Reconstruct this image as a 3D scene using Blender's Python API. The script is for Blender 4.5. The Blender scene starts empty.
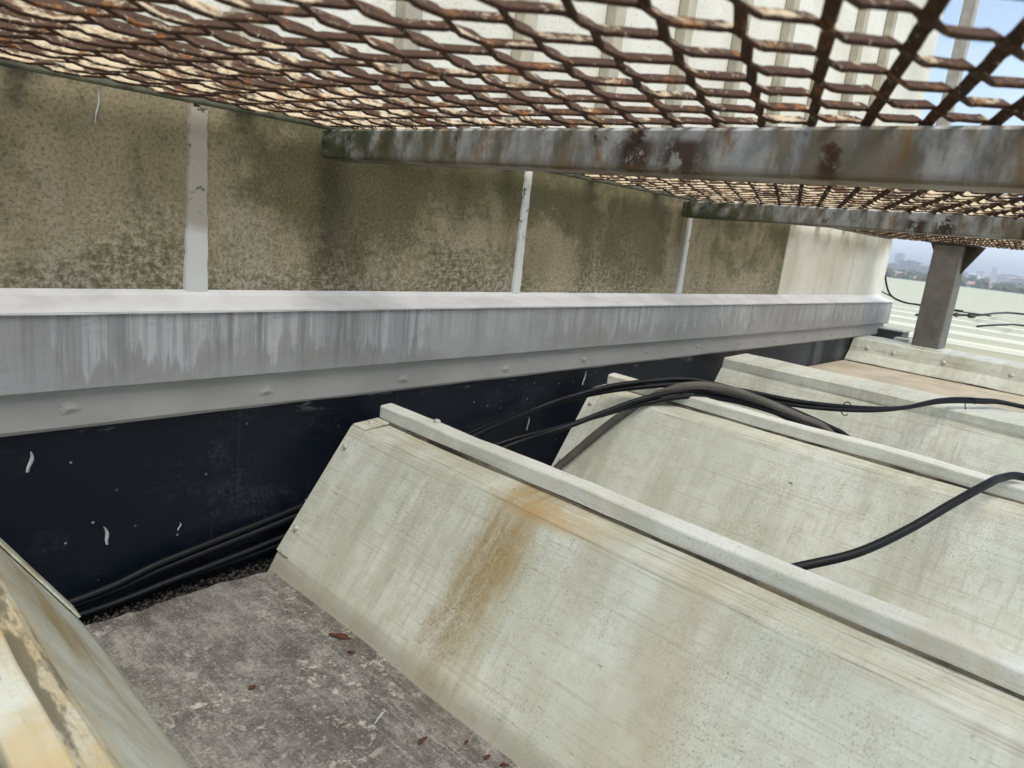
import bpy, bmesh, math, random
from mathutils import Vector, Matrix, noise as mnoise
random.seed(11)
S = bpy.context.scene
COL = S.collection

# ------------------------------------------------------------------ camera
def cam_axes(yaw, pitch, roll):
    cy, sy, cp, sp = math.cos(yaw), math.sin(yaw), math.cos(pitch), math.sin(pitch)
    f = Vector((sy*cp, cy*cp, -sp)); r = Vector((cy, -sy, 0)); u = r.cross(f)
    cr, sr = math.cos(roll), math.sin(roll)
    return cr*r + sr*u, -sr*r + cr*u, f
r_, u_, f_ = cam_axes(math.radians(47.976), math.radians(12.695), math.radians(6.457))
cd = bpy.data.cameras.new('camera'); cam = bpy.data.objects.new('camera', cd); COL.objects.link(cam)
cam.matrix_world = Matrix(((r_.x, u_.x, -f_.x, 0), (r_.y, u_.y, -f_.y, 0), (r_.z, u_.z, -f_.z, 0), (0, 0, 0, 1)))
cd.sensor_width = 36; cd.lens = 717.49*36/1024; cd.clip_start = .01; cd.clip_end = 60000
cd.dof.use_dof = True; cd.dof.focus_distance = 1.25; cd.dof.aperture_fstop = 10.0
S.camera = cam
S.render.resolution_x = 1024; S.render.resolution_y = 768

# ------------------------------------------------------------------ world, sun, exposure
SUN_DIR = Vector((-.18, -.50, 1.0)).normalized()          # towards the sun
el = math.asin(SUN_DIR.z); az = math.atan2(SUN_DIR.x, SUN_DIR.y)
W = bpy.data.worlds.new('World'); S.world = W; W.use_nodes = True
wn = W.node_tree; wn.nodes.clear()
o_ = wn.nodes.new('ShaderNodeOutputWorld'); bg = wn.nodes.new('ShaderNodeBackground')
sky = wn.nodes.new('ShaderNodeTexSky'); sky.sky_type = 'NISHITA'; sky.sun_disc = False
sky.sun_elevation = el; sky.sun_rotation = az; sky.air_density = 1.0; sky.dust_density = .8; sky.ozone_density = 1.5
tc = wn.nodes.new('ShaderNodeTexCoord'); mp = wn.nodes.new('ShaderNodeMapping'); mp.inputs['Scale'].default_value = (1, 1, 3.2)
nz = wn.nodes.new('ShaderNodeTexNoise'); nz.inputs['Scale'].default_value = 1.6; nz.inputs['Detail'].default_value = 7
nz.inputs['Roughness'].default_value = .55
rp = wn.nodes.new('ShaderNodeValToRGB'); rp.color_ramp.elements[0].position = .34; rp.color_ramp.elements[1].position = .66
rp.color_ramp.elements[0].color = (.12, .12, .12, 1); rp.color_ramp.elements[1].color = (.88, .88, .88, 1)
mx = wn.nodes.new('ShaderNodeMix'); mx.data_type = 'RGBA'
wn.links.new(tc.outputs['Generated'], mp.inputs[0]); wn.links.new(mp.outputs[0], nz.inputs['Vector'])
wn.links.new(nz.outputs['Fac'], rp.inputs[0]); wn.links.new(rp.outputs[0], mx.inputs[0])
wn.links.new(sky.outputs[0], mx.inputs[6]); mx.inputs[7].default_value = (5.0, 5.7, 6.8, 1)
wn.links.new(mx.outputs[2], bg.inputs[0]); bg.inputs[1].default_value = .115
wn.links.new(bg.outputs[0], o_.inputs[0])
sl = bpy.data.lights.new('sun', 'SUN'); sl.energy = 2.6; sl.angle = math.radians(40); sl.color = (1, .94, .84)
so = bpy.data.objects.new('sun', sl); COL.objects.link(so)
so.rotation_euler = (-SUN_DIR).to_track_quat('-Z', 'Y').to_euler(); so.location = SUN_DIR*30
S.view_settings.view_transform = 'Standard'; S.view_settings.look = 'None'
S.view_settings.exposure = .85; S.view_settings.gamma = 1; S.view_settings.use_curve_mapping = False
S.render.engine = 'CYCLES'

# ------------------------------------------------------------------ node helper
class N:
    def __init__(s, name):
        s.m = bpy.data.materials.new(name); s.m.use_nodes = True
        s.t = s.m.node_tree; s.t.nodes.clear()
        s.out = s.t.nodes.new('ShaderNodeOutputMaterial'); s.b = s.t.nodes.new('ShaderNodeBsdfPrincipled')
        s.t.links.new(s.b.outputs[0], s.out.inputs[0])
        g = s.t.nodes.new('ShaderNodeNewGeometry'); s.pos = g.outputs['Position']; s.nrm = g.outputs['Normal']
        x = s.t.nodes.new('ShaderNodeSeparateXYZ'); s.t.links.new(s.pos, x.inputs[0])
        s.X, s.Y, s.Z = x.outputs[0], x.outputs[1], x.outputs[2]
    def put(s, sock, v):
        if isinstance(v, bpy.types.NodeSocket): s.t.links.new(v, sock)
        elif isinstance(v, tuple) and len(v) == 3 and sock.type == 'RGBA': sock.default_value = v + (1,)
        else: sock.default_value = v
    def math(s, op, a, b=0., c=None, clamp=False):
        n = s.t.nodes.new('ShaderNodeMath'); n.operation = op; n.use_clamp = clamp
        s.put(n.inputs[0], a); s.put(n.inputs[1], b)
        if c is not None: s.put(n.inputs[2], c)
        return n.outputs[0]
    def mul(s, a, b): return s.math('MULTIPLY', a, b)
    def add(s, a, b): return s.math('ADD', a, b)
    def mix(s, f, a, b, mode='MIX'):
        n = s.t.nodes.new('ShaderNodeMix'); n.data_type = 'RGBA'; n.blend_type = mode
        s.put(n.inputs[0], f); s.put(n.inputs[6], a); s.put(n.inputs[7], b); return n.outputs[2]
    def sc(s, v, off=(0, 0, 0)):
        n = s.t.nodes.new('ShaderNodeMapping'); n.inputs['Scale'].default_value = v; n.inputs['Location'].default_value = off
        s.t.links.new(s.pos, n.inputs[0]); return n.outputs[0]
    def noise(s, scale, det=4, rough=.55, vec=None, dist=0.):
        n = s.t.nodes.new('ShaderNodeTexNoise'); n.inputs['Scale'].default_value = scale
        n.inputs['Detail'].default_value = det; n.inputs['Roughness'].default_value = rough; n.inputs['Distortion'].default_value = dist
        s.t.links.new(vec if vec is not None else s.pos, n.inputs['Vector']); return n.outputs['Fac']
    def vor(s, scale, vec=None):
        n = s.t.nodes.new('ShaderNodeTexVoronoi'); n.inputs['Scale'].default_value = scale
        s.t.links.new(vec if vec is not None else s.pos, n.inputs['Vector']); return n.outputs['Distance']
    def ss(s, v, a, b):          # smoothstep a..b -> 0..1 (a may exceed b)
        n = s.t.nodes.new('ShaderNodeMapRange'); n.interpolation_type = 'SMOOTHSTEP'
        lo, hi = (a, b) if a < b else (b, a)
        s.put(n.inputs[0], v); n.inputs[1].default_value = lo; n.inputs[2].default_value = hi
        n.inputs[3].default_value = 0. if a < b else 1.; n.inputs[4].default_value = 1. if a < b else 0.
        return n.outputs[0]
    def band(s, v, c, w):        # soft bump round c
        return s.ss(s.math('ABSOLUTE', s.math('SUBTRACT', v, c)), w, w*.25)
    def done(s, col, rough=.6, bump=None, bs=.3, bd=.002, metal=0., spec=.4):
        s.put(s.b.inputs['Base Color'], col); s.put(s.b.inputs['Roughness'], rough); s.put(s.b.inputs['Metallic'], metal)
        s.b.inputs['Specular IOR Level'].default_value = spec
        if bump is not None:
            n = s.t.nodes.new('ShaderNodeBump'); n.inputs['Strength'].default_value = bs; n.inputs['Distance'].default_value = bd
            s.put(n.inputs['Height'], bump); s.t.links.new(n.outputs[0], s.b.inputs['Normal'])
        return s.m

# ------------------------------------------------------------------ materials
def m_rib(name, rib1=False, rib0=False, far=False):
    n = N(name)
    big = n.noise(4.0, 5, .6); c = n.mix(n.ss(big, .35, .65), (.71, .73, .635), (.58, .60, .495))
    br = n.noise(1, 6, .68, n.sc((280, 3.0, 280)))
    if not far:
        mot = n.noise(30, 7, .7); c = n.mix(n.mul(n.ss(mot, .44, .68), .45), c, (.47, .45, .345))
        c = n.mix(n.mul(n.ss(br, .50, .66), .42), c, (.42, .395, .31))
        # runs down the slope
        st = n.noise(1, 5, .65, n.sc((1.2, 13, 1.2))); c = n.mix(n.mul(n.ss(st, .46, .70), .50), c, (.41, .385, .265))
        area0 = n.ss(n.noise(7, 4, .6, n.sc((1, 1, 1), (8, 3, 0))), .40, .62)
        st2 = n.noise(1, 5, .7, n.sc((14, 110, 14))); c = n.mix(n.mul(n.mul(n.ss(st2, .50, .68), area0), .40), c, (.34, .31, .225))
        # lichen grain, denser in drifts
        area = n.ss(n.noise(4.5, 5, .65, n.sc((1, 1, 1), (3, 1, 0))), .44, .62)
        sp = n.ss(n.noise(1, 4, .75, n.sc((380, 520, 380))), .54, .63); c = n.mix(n.mul(n.mul(sp, n.add(n.mul(area, .80), .06)), .72), c, (.10, .095, .07))
        sp2 = n.ss(n.noise(1, 4, .65, n.sc((420, 60, 420))), .63, .70); c = n.mix(n.mul(sp2, .55), c, (.10, .09, .065))
        sp3 = n.ss(n.noise(520, 2, .6), .60, .68); c = n.mix(n.mul(sp3, .35), c, (.75, .75, .68))
        dk = n.ss(n.vor(15, n.sc((1, .6, 1), (.3, .1, .2))), .045, .02); c = n.mix(n.mul(dk, .75), c, (.08, .07, .05))
        # dirt washed to the foot
        ft = n.mul(n.ss(n.add(n.Z, n.mul(n.noise(18, 3), .02)), -.51, -.54), .58); c = n.mix(ft, c, (.27, .235, .175))
        # ochre film lying on the ledge
        led = n.mul(n.ss(n.Z, -.368, -.348), n.ss(n.Z, -.330, -.338))
        ln = n.noise(1, 5, .6, n.sc((60, 4, 60), (0, .7, 0)))
        lp = n.ss(n.noise(1, 4, .6, n.sc((2, 4.5, 2), (0, 2.1, 0))), .40, .66); c = n.mix(n.mul(n.mul(led, lp), n.mul(n.ss(ln, .36, .70), .55)), c, (.54, .45, .28))
        gl = n.ss(n.noise(1, 5, .7, n.sc((380, 4, 380), (1, 0, 0))), .52, .62); c = n.mix(n.mul(n.mul(led, gl), n.add(n.mul(lp, .5), .22)), c, (.15, .115, .07))
    if rib1:
        wob = n.mul(n.math('SUBTRACT', n.noise(9, 3), .5), .05)
        y = n.add(n.Y, wob)
        s1 = n.mul(n.band(y, .552, .066), n.mul(n.ss(n.Z, -.64, -.40), n.ss(n.noise(16, 6, .7), .12, .48)))
        s1 = n.mul(n.mul(s1, n.ss(n.Z, -.325, -.337)), n.add(n.mul(n.ss(n.noise(1, 5, .7, n.sc((7, 75, 7))), .34, .60), .45), .55))
        c = n.mix(n.mul(s1, .90), c, (.345, .24, .092))
        sk = n.mul(n.band(y, .565, .05), n.mul(n.ss(n.noise(1, 5, .75, n.sc((190, 330, 190))), .48, .60), n.mul(n.ss(n.Z, -.55, -.50), n.ss(n.Z, -.35, -.40))))
        c = n.mix(n.mul(sk, .45), c, (.15, .11, .05))
        s2 = n.mul(n.band(y, .295, .06), n.mul(n.ss(n.noise(14, 4, .6), .2, .6), n.ss(n.Z, -.32, -.345)))
        c = n.mix(n.mul(s2, .5), c, (.40, .33, .2))
        o3 = n.mul(n.band(n.Y, .52, .12), n.mul(n.ss(n.Z, -.362, -.35), n.ss(n.noise(1, 4, .6, n.sc((40, 9, 40))), .35, .6)))
        c = n.mix(n.mul(o3, .6), c, (.48, .29, .10))
    if rib0:
        a = n.mul(n.ss(n.noise(7, 5, .65), .36, .6), n.ss(n.Z, -.40, -.33)); c = n.mix(n.mul(a, .75), c, (.58, .41, .17))
        b = n.mul(n.ss(n.noise(1, 6, .7, n.sc((38, 9, 38), (2, 0, 0))), .46, .56), n.mul(n.ss(n.Z, -.356, -.350), n.ss(n.Z, -.325, -.338)))
        c = n.mix(n.mul(b, .85), c, (.15, .13, .085))
        d = n.mul(n.ss(n.noise(1, 4, .6, n.sc((7, 2.3, 7), (0, .45, 0))), .50, .64), n.ss(n.Z, -.36, -.42)); c = n.mix(n.mul(d, .75), c, (.36, .24, .08))
    if far:
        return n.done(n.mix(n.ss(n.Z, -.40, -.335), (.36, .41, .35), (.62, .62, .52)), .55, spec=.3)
    h = n.add(n.mul(br, .6), n.mul(n.noise(300, 4, .7), .5))
    return n.done(c, .5, h, .35, .0012, spec=.45)

def m_plain(name, col, rough=.5, metal=0., var=.25, scale=30, spec=.4):
    n = N(name); k = n.ss(n.noise(scale, 5, .6), .3, .7)
    d = tuple(max(0, x*(1-var)) for x in col); return n.done(n.mix(k, col, d), rough, n.noise(scale*6, 3), .15, .001, metal, spec)

def m_floor():
    n = N('weathered_grey_sheet')
    c = n.mix(n.ss(n.noise(5, 5), .35, .65), (.112, .102, .088), (.19, .178, .158))
    c = n.mix(n.mul(n.ss(n.noise(1, 6, .75, n.sc((70, 26, 60))), .46, .64), .6), c, (.36, .34, .31))
    c = n.mix(n.mul(n.ss(n.noise(24, 7, .75), .48, .66), .5), c, (.40, .375, .34))
    lin = n.ss(n.noise(1, 5, .7, n.sc((230, 9, 60), (2, 0, 0))), .54, .66); c = n.mix(n.mul(lin, .45), c, (.42, .40, .37))
    scf = n.mul(n.ss(n.noise(55, 9, .8, dist=.2), .53, .58), n.ss(n.noise(6.5, 4, .6, n.sc((1, 1, 1), (4, 2, 0))), .42, .60))
    dmp = n.ss(n.noise(8, 7, .7, n.sc((1, 1, 1), (1, 7, 0))), .50, .62); c = n.mix(n.mul(dmp, .6), c, (.075, .066, .058))
    c = n.mix(n.mul(scf, .7), c, (.62, .585, .52))
    c = n.mix(n.mul(n.ss(n.noise(260, 5, .8), .51, .63), .65), c, (.045, .04, .036))
    c = n.mix(n.mul(n.ss(n.noise(340, 4, .75, n.sc((1, 1, 1), (1, 5, 0))), .57, .66), .6), c, (.58, .55, .5))
    ed = n.mul(n.ss(n.X, .48, .53), n.ss(n.noise(40, 5, .7), .38, .6)); c = n.mix(n.mul(ed, .4), c, (.15, .095, .06))
    return n.done(c, .75, n.add(n.noise(170, 6, .75), n.mul(scf, .5)), .6, .002, spec=.3)

def m_stained():
    n = N('algae_stained_concrete')
    vs = n.noise(1, 6, .65, n.sc((7, 7, 2.2))); pa = n.noise(3.6, 6, .65, n.sc((1, 1, 1.3), (1.3, 0, .4)))
    c = n.mix(n.ss(vs, .36, .64), (.315, .268, .175), (.225, .198, .125))
    pe = n.add(pa, n.mul(n.math('SUBTRACT', n.noise(60, 5, .8), .5), .22)); c = n.mix(n.mul(n.ss(pe, .44, .57), .85), c, (.095, .090, .048))
    gr = n.ss(n.noise(1, 8, .78, n.sc((6, 6, 2.6), (5, 0, 0))), .52, .62); c = n.mix(n.mul(gr, .6), c, (.085, .088, .038))
    dkp = n.ss(n.noise(1, 8, .78, n.sc((7, 7, 5), (2.2, 0, 3))), .53, .64); c = n.mix(n.mul(dkp, .65), c, (.07, .062, .048))
    foot = n.ss(n.add(n.Z, n.mul(n.math('SUBTRACT', n.noise(5, 5), .5), .30)), .0, -.14)
    scr = n.noise(1, 6, .75, n.sc((26, 26, 190))); gra = n.noise(95, 6, .8)
    c = n.mix(n.mul(foot, n.mul(n.ss(n.add(n.mul(scr, .25), n.mul(gra, .75)), .44, .60), .72)), c, (.50, .46, .36))
    gry = n.mul(n.ss(n.noise(1, 6, .7, n.sc((7, 7, 2.5), (2, 0, 1))), .50, .66), n.ss(n.Z, .10, -.08)); c = n.mix(n.mul(gry, n.mul(n.ss(gra, .38, .6), .75)), c, (.40, .365, .31))
    fine = n.noise(210, 6, .8); c = n.mix(n.mul(n.ss(fine, .48, .62), .62), c, (.05, .046, .024))
    f2 = n.noise(260, 5, .8, n.sc((1, 1, .8), (7, 0, 0))); c = n.mix(n.mul(n.ss(f2, .52, .64), .28), c, (.42, .36, .22))
    dr = n.mul(n.ss(n.noise(1, 3, .5, n.sc((90, 90, 2.0))), .69, .73), n.ss(n.Z, -.02, .07)); c = n.mix(n.mul(dr, .5), c, (.52, .49, .41))
    return n.done(c, .85, n.add(n.noise(120, 7, .8), n.mul(scr, .3)), .55, .0025, spec=.15)

def m_pale_wall(name, stain=True):
    n = N(name)
    c = n.mix(n.ss(n.noise(4, 4), .35, .65), (.70, .69, .61), (.62, .60, .51))
    sp = n.ss(n.noise(120, 3, .75), .57, .66); c = n.mix(n.mul(sp, .55), c, (.33, .30, .22))
    if stain:
        t = n.mul(n.ss(n.Z, -.02, .10), n.ss(n.noise(5, 4, .6, n.sc((1, 1, .6), (.8, 0, 0))), .40, .6)); c = n.mix(n.mul(t, .75), c, (.20, .17, .09))
        e = n.mul(n.ss(n.noise(1, 4, .6, n.sc((8, 8, 1.5))), .5, .7), .35); c = n.mix(e, c, (.42, .39, .28))
    return n.done(c, .85, n.noise(130, 4, .75), .6, .003, spec=.2)

def m_clad():
    n = N('streaked_grey_coating')
    ed = n.noise(1, 6, .7, n.sc((34, 34, .9))); s2 = n.noise(1, 5, .65, n.sc((85, 85, 2.2), (1, 0, 0)))
    zz = n.math('DIVIDE', n.math('SUBTRACT', n.Z, -.256), .09)           # 0 foot .. 1 top
    reach = n.add(n.mul(n.math('SUBTRACT', ed, .5), 2.6), .42)              # how far each run reaches down
    run = n.ss(n.math('SUBTRACT', zz, reach), -.06, .10)
    c = n.mix(n.ss(n.noise(1, 5, .65, n.sc((5, 5, 9))), .35, .65), (.255, .25, .248), (.315, .315, .32))
    lit = n.mix(n.ss(s2, .40, .62), (.29, .293, .297), (.43, .44, .45))
    some = n.ss(n.noise(1, 4, .6, n.sc((3.2, 3.2, 1), (2, 0, 0))), .36, .62)
    c = n.mix(n.mul(run, n.add(n.mul(some, .65), .32)), c, lit)
    drk = n.mul(n.ss(n.noise(1, 6, .75, n.sc((48, 48, 1.6), (9, 0, 0))), .50, .64), n.ss(zz, -.3, .7)); c = n.mix(n.mul(drk, n.add(n.mul(some, .35), .28)), c, (.15, .15, .147))
    blo = n.ss(n.noise(1, 6, .7, n.sc((9, 9, 14), (3, 0, 0))), .50, .68); c = n.mix(n.mul(blo, .35), c, (.20, .198, .195))
    wash = n.mul(n.ss(n.noise(1, 5, .7, n.sc((13, 13, 55))), .53, .64), n.ss(n.Z, -.20, -.17)); c = n.mix(n.mul(wash, .55), c, (.23, .265, .28))
    tail = n.ss(n.noise(1, 4, .6, n.sc((60, 60, 1.2), (4, 0, 0))), .66, .71); c = n.mix(n.mul(n.mul(tail, some), .5), c, (.50, .51, .52))
    c = n.mix(n.mul(n.ss(n.noise(180, 4, .75), .55, .66), .3), c, (.18, .175, .17))
    return n.done(c, .6, n.noise(60, 5), .2, .0015, spec=.3)

def m_membrane():
    n = N('black_bitumen_coating')
    c = n.mix(n.ss(n.noise(4, 4), .35, .65), (.0034, .0062, .0130), (.0055, .0092, .0175))
    v = n.ss(n.vor(33, n.sc((1, 1, 1), (.2, .3, .1))), .075, .03); far = n.ss(n.noise(3.5, 2), .30, .46)
    c = n.mix(n.mul(n.mul(v, far), .75), c, (.36, .38, .42))
    sc_ = n.mul(n.ss(n.noise(1, 4, .6, n.sc((14, 14, 90))), .60, .68), n.ss(n.Z, -.335, -.315)); c = n.mix(n.mul(sc_, .55), c, (.26, .26, .25))
    du = n.mul(n.ss(n.noise(1, 6, .75, n.sc((5, 5, 11), (3, 0, 0))), .50, .66), n.ss(n.noise(160, 4, .75), .40, .62)); c = n.mix(n.mul(du, .22), c, (.09, .095, .10))
    rn = n.ss(n.noise(1, 4, .6, n.sc((70, 70, 1.4), (5, 0, 0))), .66, .72); c = n.mix(n.mul(rn, .22), c, (.12, .125, .13))
    g = n.mul(n.ss(n.X, 2.35, 2.9), n.ss(n.noise(1, 3, .6, n.sc((9, 9, 1))), .42, .66)); c = n.mix(n.mul(g, .4), c, (.16, .17, .19))
    return n.done(c, n.mix(n.noise(9, 3), (.35, .35, .35), (.55, .55, .55)), n.noise(14, 4), .25, .003, spec=.22)

def m_mesh():
    n = N('rusted_painted_steel')
    k = n.noise(17, 6, .65); k2 = n.noise(110, 5, .75)
    sx = n.t.nodes.new('ShaderNodeSeparateXYZ'); n.t.links.new(n.nrm, sx.inputs[0])
    top = n.ss(sx.outputs[2], -.1, .5)                                       # upper faces coloured paler, skylight put into the colour
    dx, dy = n.math('SUBTRACT', n.X, .25), n.math('SUBTRACT', n.Y, .25)
    d = n.math('SQRT', n.add(n.mul(dx, dx), n.mul(dy, dy)))
    k3 = n.noise(34, 4, .6, n.sc((1, 1, 1), (5, 3, 0)))
    rust = n.add(n.add(n.mul(k, .75), n.mul(k2, .35)), n.add(n.mul(k3, .9), n.mul(n.ss(d, .75, .15), .16)))
    rust = n.math('SUBTRACT', rust, n.mul(top, .13))  # painted light: upward faces turn cream, undersides stay dark
    c = n.mix(n.ss(rust, .82, .96), (.44, .36, .24), (.056, .029, .017))
    c = n.mix(n.mul(n.ss(n.noise(45, 6, .75), .54, .66), .75), c, (.25, .105, .03))
    c = n.mix(n.mul(n.ss(n.noise(80, 5, .75, n.sc((1, 1, 1), (3, 0, 0))), .54, .66), .75), c, (.026, .013, .011))
    c = n.mix(n.mul(n.ss(n.noise(150, 4, .7, n.sc((1, 1, 1), (8, 0, 0))), .60, .68), .5), c, (.60, .52, .40))
    return n.done(c, .8, n.noise(260, 5, .75), .7, .0015, spec=.2)

def m_galv(algae=True):
    n = N('galvanised_rusting_steel' if algae else 'galvanised_frame_steel')
    c = n.mix(n.ss(n.noise(55, 4, .6), .35, .65), (.36, .365, .355), (.48, .485, .475))
    c = n.mix(n.mul(n.ss(n.noise(1, 4, .6, n.sc((30, 30, 200))), .5, .68), .5), c, (.46, .47, .47))
    run = n.noise(1, 6, .7, n.sc((14, 16, 5))); c = n.mix(n.mul(n.ss(run, .45, .60), .78), c, (.16, .125, .065))
    c = n.mix(n.mul(n.ss(n.noise(1, 6, .75, n.sc((18, 20, 9), (2, 1, 0))), .52, .66), .75), c, (.25, .125, .04))
    blot = n.mul(n.ss(n.noise(1, 7, .75, n.sc((17, 17, 22), (6, .62, 0))), .60, .64), n.mul(n.ss(n.Y, .88, .6), n.ss(n.Y, .18, .30))); c = n.mix(n.mul(blot, .9), c, (.055, .022, .012))
    bl2 = n.mul(n.math('MAXIMUM', n.band(n.Y, .425, .035), n.math('MAXIMUM', n.band(n.Y, .372, .034), n.band(n.Y, .235, .014))), n.mul(n.ss(n.Z, .096, .086), n.ss(n.noise(48, 7, .8), .42, .50))); c = n.mix(n.mul(bl2, .92), c, (.055, .022, .012))
    low = n.ss(n.add(n.Z, n.mul(run, .012)), .077, .068); c = n.mix(n.mul(low, .55), c, (.13, .085, .035))
    if algae:
        a = n.mul(n.ss(n.Y, .62, .92), n.ss(n.noise(26, 6, .7), .34, .54)); c = n.mix(n.mul(a, .9), c, (.055, .068, .022))
    return n.done(c, .55, n.noise(120, 4, .7), .3, .0015, .35, .4)

def m_joint():
    n = N('white_joint_sealant')
    c = n.mix(n.ss(n.add(n.Z, n.mul(n.noise(20, 3), .03)), -.03, -.05), (.34, .32, .27), (.56, .565, .56))
    c = n.mix(n.ss(n.X, .9, 1.0), c, (.62, .63, .61))
    c = n.mix(n.mul(n.ss(n.noise(45, 4, .7), .58, .66), n.ss(n.Z, -.06, .02)), c, (.05, .05, .05))
    return n.done(c, .6, n.noise(60, 4), .3, .002)

def m_sill():
    n = N('white_painted_sill')
    c = n.mix(n.ss(n.noise(12, 4), .4, .7), (.60, .605, .60), (.50, .50, .495))
    c = n.mix(n.mul(n.ss(n.noise(80, 4, .7), .60, .7), .4), c, (.45, .45, .43))
    return n.done(c, .5, n.noise(25, 4), .35, .004)

RIB, RIB1, RIB0, RIBF = m_rib('pale_roof_sheet'), m_rib('pale_roof_sheet_rust_run', rib1=True), m_rib('pale_roof_sheet_ochre', rib0=True), m_rib('pale_roof_sheet_open', far=True)
sm = N('pale_seam_paint'); _c = sm.mix(sm.ss(sm.noise(9, 5, .65), .38, .66), (.76, .765, .69), (.64, .635, .545))
_c = sm.mix(sm.mul(sm.ss(sm.noise(1, 5, .7, sm.sc((230, 5, 230))), .52, .66), .35), _c, (.42, .39, .30)); _c = sm.mix(sm.mul(sm.ss(sm.noise(330, 4, .75), .57, .66), .5), _c, (.20, .185, .14))
_c = sm.mix(sm.mul(sm.ss(sm.noise(1, 4, .6, sm.sc((6, 5, 6), (2, .4, 0))), .54, .68), .55), _c, (.56, .44, .24))
_c = sm.mix(sm.mul(sm.ss(sm.vor(21, sm.sc((1, .5, 1))), .05, .025), .7), _c, (.10, .09, .07)); SEAMM = sm.done(_c, .45, sm.noise(300, 4, .7), .25, .001, spec=.45)
FLOOR, STAIN, PALE, UPW = m_floor(), m_stained(), m_pale_wall('pale_pebbledash'), m_pale_wall('white_pebbledash', False)
CLAD, MEMB, MESH, GALV, _FR, JOINT, SILL = m_clad(), m_membrane(), m_mesh(), m_galv(), m_galv(False), m_joint(), m_sill()
FRAME = m_plain('algae_dark_frame', (.13, .13, .085), .7, .1, .6, 40)
GREYC = m_plain('warm_grey_coating', (.34, .332, .318), .6, 0, .15, 9)
BATT = m_plain('weathered_batten', (.46, .42, .32), .7, 0, .3, 12)
RUBBER = m_plain('black_cable_sheath', (.005, .0055, .0075), .48, 0, .3, 40, .25)
HOSE_M = m_plain('grey_brown_conduit', (.13, .116, .098), .6, 0, .35, 18)
gn = N('grimy_crevice_line'); CREVICE_LINE = gn.done(gn.mix(gn.ss(gn.noise(1, 5, .7, gn.sc((20, 7, 20))), .40, .60), (.22, .19, .135), (.035, .028, .02)), .85)  # blotchy dark brown for the strips that draw crevice lines
STEEL = m_plain('dull_grey_post_steel', (.20, .19, .17), .6, .1, .35, 14)
DARKST = m_plain('dark_bracket_steel', (.07, .062, .045), .7, .1, .4, 14)
PLATE = m_plain('beige_roof_plate', (.60, .515, .38), .6, 0, .3, 9)
KERB = m_plain('dark_kerb_coating', (.13, .135, .14), .7, 0, .4, 9)
STONE = m_plain('dark_gravel', (.06, .052, .045), .8, 0, .7, 300)
GUTT = m_plain('gutter_bed', (.022, .02, .018), .9, 0, .5, 60)
FLAKE = m_plain('rust_flake', (.11, .035, .015), .8, 0, .5, 120)
DROP = m_plain('white_dropping', (.50, .51, .52), .6, 0, .2, 80)
ZINC = m_plain('rivet_metal', (.62, .61, .55), .4, .1, .3, 200)

# ------------------------------------------------------------------ mesh helpers
def mesh(name, V, F, smooth=False):
    me = bpy.data.meshes.new(name); me.from_pydata([tuple(v) for v in V], [], F); me.validate(); me.update()
    bm = bmesh.new(); bm.from_mesh(me); bmesh.ops.recalc_face_normals(bm, faces=bm.faces); bm.to_mesh(me); bm.free()
    if smooth:
        for p in me.polygons: p.use_smooth = True
    return me
def link(name, me, mat, parent=None, loc=(0, 0, 0)):
    o = bpy.data.objects.new(name, me); COL.objects.link(o)
    if mat is not None and not me.materials: me.materials.append(mat)
    o.location = loc
    if parent is not None: o.parent = parent
    return o
def empty(name, loc, label, cat, group=None):
    o = bpy.data.objects.new(name, None); COL.objects.link(o); o.location = loc; o.empty_display_size = .1
    return tag(o, label, cat, group)
def tag(o, label, cat, group=None):
    o['label'] = label; o['category'] = cat
    if group: o['group'] = group
    return o
def kind(o, k): o['kind'] = k; return o
def wpart(name, V, F, mat, parent, smooth=False):      # vertices in world space
    pl = parent.location.copy() if parent else Vector((0, 0, 0))
    q = parent.parent if parent else None
    while q is not None: pl += q.location; q = q.parent
    return link(name, mesh(name, [Vector(v)-pl for v in V], F, smooth), mat, parent)
def box_vf(a, b, bev=0.):
    bm = bmesh.new(); bmesh.ops.create_cube(bm, size=1)
    for v in bm.verts: v.co = Vector(((a[i]+b[i])/2 + v.co[i]*(b[i]-a[i]) for i in range(3)))
    if bev > 0: bmesh.ops.bevel(bm, geom=list(bm.edges), offset=bev, segments=2, affect='EDGES', profile=.5)
    bm.verts.index_update(); V = [v.co.copy() for v in bm.verts]; F = [[v.index for v in f.verts] for f in bm.faces]; bm.free()
    return V, F
def wbox(name, a, b, mat, parent, bev=.002): V, F = box_vf(a, b, bev); return wpart(name, V, F, mat, parent)
def sweep(prof, ys, jit=0., closed=True, fn=None):
    """closed x-z profile swept along y"""
    V, F, n = [], [], len(prof)
    sd = random.uniform(0, 90)
    for j, y in enumerate(ys):
        for i, (x, z) in enumerate(prof):
            q = Vector((x*9+sd, y*5, z*9)); k = jit*2.2
            V.append(Vector((x + mnoise.noise(q)*k + mnoise.noise(q*4)*k*.3, y, z + mnoise.noise(q+Vector((31, 7, 3)))*k + mnoise.noise(q*4+Vector((5, 9, 1)))*k*.3)))
    for j in range(len(ys)-1):
        for i in range(n): F.append([j*n+i, j*n+(i+1) % n, (j+1)*n+(i+1) % n, (j+1)*n+i])
    F.append(list(range(n))); F.append([(len(ys)-1)*n+i for i in range(n)])
    return V, F
def thick(line, t):
    """open polyline (x,z) -> closed strip of thickness t below it"""
    pts = [Vector((x, z)) for x, z in line]; lo = []
    for i, p in enumerate(pts):
        d = (pts[min(i+1, len(pts)-1)] - pts[max(i-1, 0)]).normalized(); lo.append(p + Vector((d.y, -d.x))*t)
    return [tuple(p) for p in pts] + [tuple(p) for p in reversed(lo)]
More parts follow.
